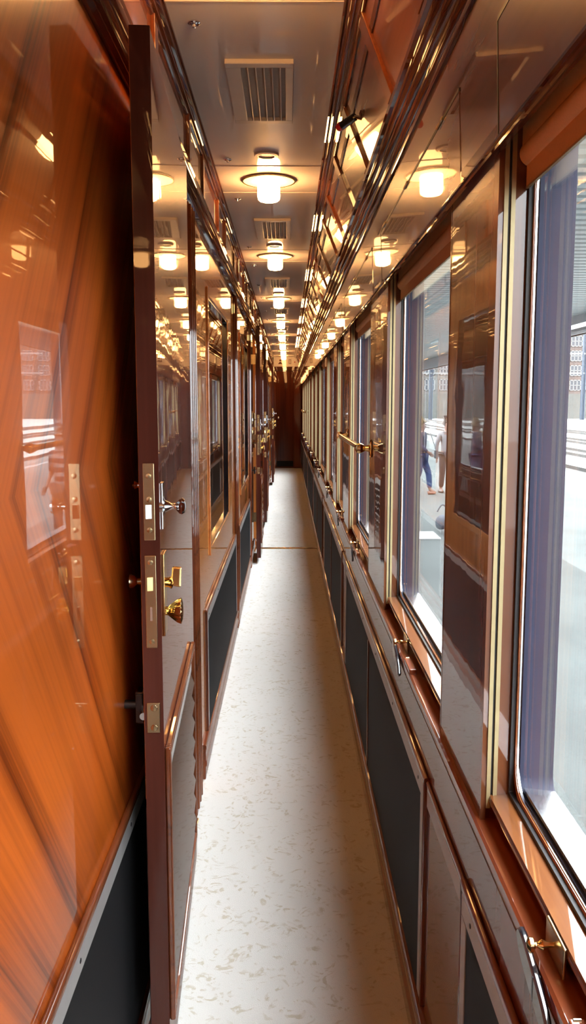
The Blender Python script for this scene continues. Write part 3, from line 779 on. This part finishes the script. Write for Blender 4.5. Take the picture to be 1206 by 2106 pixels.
# stone wall, two buildings and overhead masts far off
single('retaining_wall', MB().box(12, 100, 150, 152, -1.5, 2.8), 'stone', 'mossy stone retaining wall far beyond the tracks', 'wall', kind='structure')
def building(x0, x1, y, h, mat, label, cols, rows):
    o = root('building', ((x0 + x1) / 2, y, -1.5), label, 'building', 'buildings beyond the tracks')
    part('facade', MB().box(x0, x1, y, y + 12, -1.5, h), mat, o)
    cw = (x1 - x0) / cols; rh = (h - 3.2) / rows
    for c_ in range(cols):
        for r_ in range(rows):
            xa, xb = x0 + cw * (c_ + .15), x0 + cw * (c_ + .85); za, zb = 3.2 + rh * (r_ + .12), 3.2 + rh * (r_ + .85)
            f = MB().box(xa, xb, y - .08, y, za, za + .15).box(xa, xb, y - .08, y, zb - .15, zb)
            for q in range(4):
                xq = xa + (xb - xa - .15) * q / 3; f.box(xq, xq + .15, y - .08, y, za, zb)
            f.box(xa, xb, y - .08, y, (za + zb) / 2 - .06, (za + zb) / 2 + .06)
            w_ = part('window', f, 'white_frame', o)
            part('glazing', MB().box(xa, xb, y - .03, y + .01, za, zb), 'far_glass', w_)
    part('cornice', MB().box(x0 - .3, x1 + .3, y - .3, y + 12, h, h + .5), 'white_frame', o)
building(20, 37, 165, 15, 'pale_stone', 'pale stone building with white window grids seen through the second window', 6, 4)
building(44, 72, 165, 17, 'brick', 'pink brick building with white window grids seen through the nearest window', 9, 5)
building(76, 110, 165, 14, 'pale_stone', 'long pale building far right beyond the tracks', 9, 4)
for i, (x, y, lb) in enumerate(((23.2, 140, 'blue-grey steel mast before the pale stone building'), (47.9, 140, 'blue-grey steel mast before the pink brick building'))):
    o = root('overhead_mast', (x, y, -1.5), lb, 'mast', 'overhead line masts')
    part('pole', MB().box(x - .30, x - .18, y - .25, y + .25, -1.5, 13).box(x + .18, x + .30, y - .25, y + .25, -1.5, 13).box(x - .2, x + .2, y - .04, y + .04, -1.5, 13), 'mast', o)
    part('cross_arm', MB().box(x - 9, x + 9, y - .06, y + .06, 9.0, 9.25), 'white_frame', o)
    part('cross_arm', MB().box(x - 9, x + 9, y - .06, y + .06, 5.9, 6.1), 'white_frame', o)

# ------------------------------------------------------------------ people on the platform
def skinned(name, pts, edges, rad, mat, sub=1):
    me = bpy.data.meshes.new(name); me.from_pydata(pts, edges, [])
    o = bpy.data.objects.new(name, me); COL.objects.link(o)
    o.modifiers.new('skin', 'SKIN')
    for k_, r_ in enumerate(rad):
        sv = me.skin_vertices[0].data[k_]; sv.radius = (r_, r_) if not isinstance(r_, tuple) else r_
        sv.use_root = (k_ == 0)
    s = o.modifiers.new('sub', 'SUBSURF'); s.levels = sub; s.render_levels = sub
    dg = bpy.context.evaluated_depsgraph_get()
    me2 = bpy.data.meshes.new_from_object(o.evaluated_get(dg)); me2.name = name
    bpy.data.objects.remove(o)
    me2.materials.clear(); me2.materials.append(M[mat]); me2.shade_smooth()
    return me2

def person(loc, rz, label, joints, shirt, trousers, shoe, hair, short_sleeve=False, hair_long=False):
    o = root('person', loc, label, 'person'); o.rotation_euler = (0, 0, rz)
    J = joints
    names, pts, rad, ed = {}, [], [], []
    def v(n, p, r_, to=None):
        names[n] = len(pts); pts.append(p); rad.append(r_)
        if to: ed.append((names[to], names[n]))
    v('pelvis', J['pelvis'], (.125, .10)); v('waist', J['waist'], (.115, .085), 'pelvis'); v('chest', J['chest'], (.145, .10), 'waist')
    v('neck', J['neck'], .055, 'chest'); v('jaw', J['jaw'], (.062, .075), 'neck'); v('head', J['head'], (.078, .098), 'jaw'); v('crown', J['crown'], (.055, .07), 'head')
    v('nose', J['nose'], .012, 'jaw')
    for s in 'lr':
        v('sh' + s, J['sh' + s], .055, 'chest'); v('el' + s, J['el' + s], .040, 'sh' + s); v('wr' + s, J['wr' + s], .026, 'el' + s)
        w_ = Vector(J['wr' + s]); d = (w_ - Vector(J['el' + s])).normalized()
        side = d.cross(Vector((1, 0, 0))).normalized()
        palm = w_ + d * .05
        v('pa' + s, tuple(palm), (.022, .034), 'wr' + s)
        for q in range(4):
            ln = (.062, .072, .068, .052)[q]
            b0 = palm + d * .035 + side * (.030 - .02 * q); b1 = b0 + d * ln * .55; b2 = b1 + (d * .8 + Vector((0, 0, 0)) - Vector((.3, 0, 0))).normalized() * ln * .5
            v('f%d' % q + s, tuple(b0), .009, 'pa' + s); v('g%d' % q + s, tuple(b1), .0085, 'f%d' % q + s); v('h%d' % q + s, tuple(b2), .007, 'g%d' % q + s)
        t0 = w_ + d * .03 + side * .03; v('t' + s, tuple(t0), .011, 'pa' + s); v('u' + s, tuple(t0 + d * .045 + side * .025), .009, 't' + s)
        v('hi' + s, J['hi' + s], .085, 'pelvis'); v('kn' + s, J['kn' + s], .058, 'hi' + s); v('an' + s, J['an' + s], .038, 'kn' + s); v('to' + s, J['to' + s], (.035, .025), 'an' + s)
    link('body', skinned('body', pts, ed, rad, 'skin'), o)
    sh_p = [J['waist'], J['chest'], J['neckb']] ; sh_r = [(.150, .125), (.172, .128), .075]; sh_e = [(0, 1), (1, 2)]
    hip = tuple(Vector(J['pelvis']) + Vector((0, 0, .02))); sh_p.append(hip); sh_r.append((.150, .128)); sh_e.append((0, 3))
    for s in 'lr':
        k_ = len(sh_p); sh_p.append(J['sh' + s]); sh_r.append(.072); sh_e.append((1, k_)); sh_p.append(J['el' + s]); sh_r.append(.056); sh_e.append((k_, k_ + 1))
        if not short_sleeve:
            sh_p.append(tuple(Vector(J['el' + s]).lerp(Vector(J['wr' + s]), .92))); sh_r.append(.042); sh_e.append((k_ + 1, k_ + 2))
    link('shirt', skinned('shirt', sh_p, sh_e, sh_r, shirt), o)
    tp_ = [J['pelvis']]; tr_ = [(.145, .122)]; te_ = []
    for s in 'lr':
        k_ = len(tp_); tp_ += [J['hi' + s], J['kn' + s], tuple(Vector(J['kn' + s]).lerp(Vector(J['an' + s]), .93))]; tr_ += [.100, .078, .062]
        te_ += [(0, k_), (k_, k_ + 1), (k_ + 1, k_ + 2)]
    link('trousers', skinned('trousers', tp_, te_, tr_, trousers), o)
    for s in 'lr':
        a_, t_ = Vector(J['an' + s]), Vector(J['to' + s])
        hl = a_ + (a_ - t_) * .28; hl.z = .035
        link('shoe', skinned('shoe', [tuple(Vector((a_.x, a_.y, .045))), tuple(hl), tuple(Vector((t_.x, t_.y, .032)))], [(0, 1), (0, 2)], [(.046, .042), (.040, .034), (.040, .030)], shoe), o)
    c_ = Vector(J['crown']); hd = Vector(J['head']); back = Vector((0, .03, 0))
    hp = [tuple(hd + Vector((0, .035, .05))), tuple(c_ + Vector((0, 0, .012))), tuple(hd + Vector((0, .055, -.02)))]
    hr = [(.088, .095), (.07, .08), (.075, .06)]; he = [(0, 1), (0, 2)]
    if hair_long: hp.append(tuple(hd + Vector((0, .07, -.18)))); hr.append((.07, .045)); he.append((2, 3))
    link('hair', skinned('hair', hp, he, hr, hair), o)
    for s in (-1, 1):
        e_ = link('eye', mesh('eye', MB().lathe([(.002, -.006), (.008, -.004), (.010, 0), (.008, .004), (.002, .006)], tuple(hd + Vector((s * .032, -.088, -.01))), (0, -1, 0), 10), 'shoe', smooth=True), o)
    return o
stand = dict(pelvis=(0, 0, .93), waist=(0, 0, 1.10), chest=(0, 0, 1.33), neckb=(0, 0, 1.44), neck=(0, 0, 1.48), jaw=(0, -.015, 1.56), head=(0, 0, 1.65), crown=(0, .01, 1.71),
             nose=(0, -.105, 1.60), shl=(.185, 0, 1.40), shr=(-.185, 0, 1.40), ell=(.25, .03, 1.12), elr=(-.26, .03, 1.12), wrl=(.24, -.10, .93), wrr=(-.29, -.05, .87),
             hil=(.10, 0, .88), hir=(-.10, 0, .88), knl=(.11, -.03, .48), knr=(-.11, -.01, .48), anl=(.12, .01, .09), anr=(-.12, .02, .09), tol=(.14, -.13, .035), tor=(-.14, -.12, .035))
person((3.78, 20.4, ZP), .35, 'person in a white shirt and dark trousers standing on the platform', stand, 'white_shirt', 'plum', 'shoe', 'hair')
walk = dict(stand); walk.update(ell=(.24, .10, 1.14), wrl=(.22, .02, .92), elr=(-.24, -.05, 1.14), wrr=(-.20, -.22, 1.0),
            knl=(.09, -.16, .50), anl=(.08, -.20, .10), tol=(.09, -.35, .04), knr=(-.09, .02, .48), anr=(-.09, .25, .13), tor=(-.09, .13, .035))
pw = person((3.12, 20.0, ZP), 1.15, 'person with fair hair, navy top and blue trousers walking on the platform', walk, 'navy', 'blue', 'brown_shoe', 'fair_hair', hair_long=True)
o = root('shoulder_bag', (3.40, 19.72, ZP + .98), 'small black shoulder bag at the hip of the person in blue trousers', 'bag')
part('pouch', MB().box(3.38, 3.46, 19.66, 19.80, ZP + .86, ZP + 1.06), 'shoe', o, bev=.02)
part('strap', MB().cyl((3.42, 19.74, ZP + 1.05), (3.30, 19.86, ZP + 1.44), .010, n=8), 'shoe', o, smooth=True)
person((2.62, 12.5, ZP), .5, 'person in a striped shirt reflected in the near left wall', stand, 'stripes', 'plum', 'brown_shoe', 'hair', short_sleeve=True)
# soft pale-blue bag on the platform
o = root('holdall', (2.55, 14.0, ZP), 'soft pale blue holdall lying on the platform', 'bag')
me = skinned('bag_body', [(0, 0, .20), (.12, 0, .22), (-.14, 0, .20), (.0, 0, .30)], [(0, 1), (0, 2), (0, 3)], [(.17, .19), (.14, .16), (.13, .15), (.10, .12)], 'denim', 2)
link('body', me, o)
hs = MB()
arc = [(-.09 + .18 * q / 8, -.02, .36 + .12 * math.sin(PI * q / 8)) for q in range(9)]
for p_, q_ in zip(arc, arc[1:]): hs.cyl(p_, q_, .012, n=8)
link('handle', mesh('handle', hs, 'denim', smooth=True), o)
single('access_cover', MB().box(2.02, 2.42, 13.3, 14.1, ZP, ZP + .02), 'line_white', 'pale access cover set in the platform', 'cover')

# ------------------------------------------------------------------ light
world = bpy.data.worlds.new('overcast_sky'); sc.world = world; world.use_nodes = True
bg = world.node_tree.nodes['Background']
bg.inputs['Color'].default_value = (.93, .97, 1., 1); wn = world.node_tree
tcw = wn.nodes.new('ShaderNodeTexCoord'); sw = wn.nodes.new('ShaderNodeSeparateXYZ'); wn.links.new(tcw.outputs['Generated'], sw.inputs[0])
ov = wn.nodes.new('ShaderNodeMath'); ov.operation = 'MULTIPLY_ADD'; ov.use_clamp = False       # overcast sky, brighter towards the zenith
cl = wn.nodes.new('ShaderNodeMath'); cl.operation = 'MAXIMUM'; cl.inputs[1].default_value = 0.
wn.links.new(sw.outputs['Z'], cl.inputs[0]); wn.links.new(cl.outputs[0], ov.inputs[0])
ov.inputs[1].default_value = SKY_Z; ov.inputs[2].default_value = SKY_H
wn.links.new(ov.outputs[0], bg.inputs['Strength'])
sun = bpy.data.lights.new('sun', 'SUN'); sun.energy = 7.; sun.angle = .02; sun.color = (1., .97, .92)
so = bpy.data.objects.new('sun', sun); COL.objects.link(so)
so.rotation_euler = (math.radians(24), math.radians(-34), 0)
for i, (n_, h, j) in enumerate(DOORS[:2]):
    l = bpy.data.lights.new('compartment_lamp', 'POINT'); l.energy = 6.; l.color = (1., .62, .28); l.shadow_soft_size = .06
    lo = bpy.data.objects.new('compartment_lamp', l); COL.objects.link(lo); lo.location = (-1.3, (h + j) / 2, 2.1)

# ------------------------------------------------------------------ camera
F, W_, H_ = 1763., 1206., 2106.
th = math.atan2(227., F); yaw = math.atan2(11., math.hypot(F, 227.))
cam = bpy.data.cameras.new('camera'); co = bpy.data.objects.new('camera', cam); COL.objects.link(co)
cam.sensor_fit = 'VERTICAL'; cam.sensor_height = 36.; cam.lens = F / H_ * 36.
cam.clip_start = .02; cam.clip_end = 600
co.location = (0, 0, 1.45); co.rotation_euler = (PI / 2 - th, 0, -yaw)
sc.camera = co
sc.view_settings.view_transform = 'Standard'; sc.view_settings.look = 'None'
sc.view_settings.exposure = 0.; sc.view_settings.gamma = 1.; sc.view_settings.use_curve_mapping = False
cy = sc.cycles
cy.use_denoising = True
cy.max_bounces = 14; cy.diffuse_bounces = 5; cy.glossy_bounces = 8; cy.transparent_max_bounces = 24
cy.sample_clamp_indirect = 6.
cy.caustics_reflective = False
cy.blur_glossy = .3
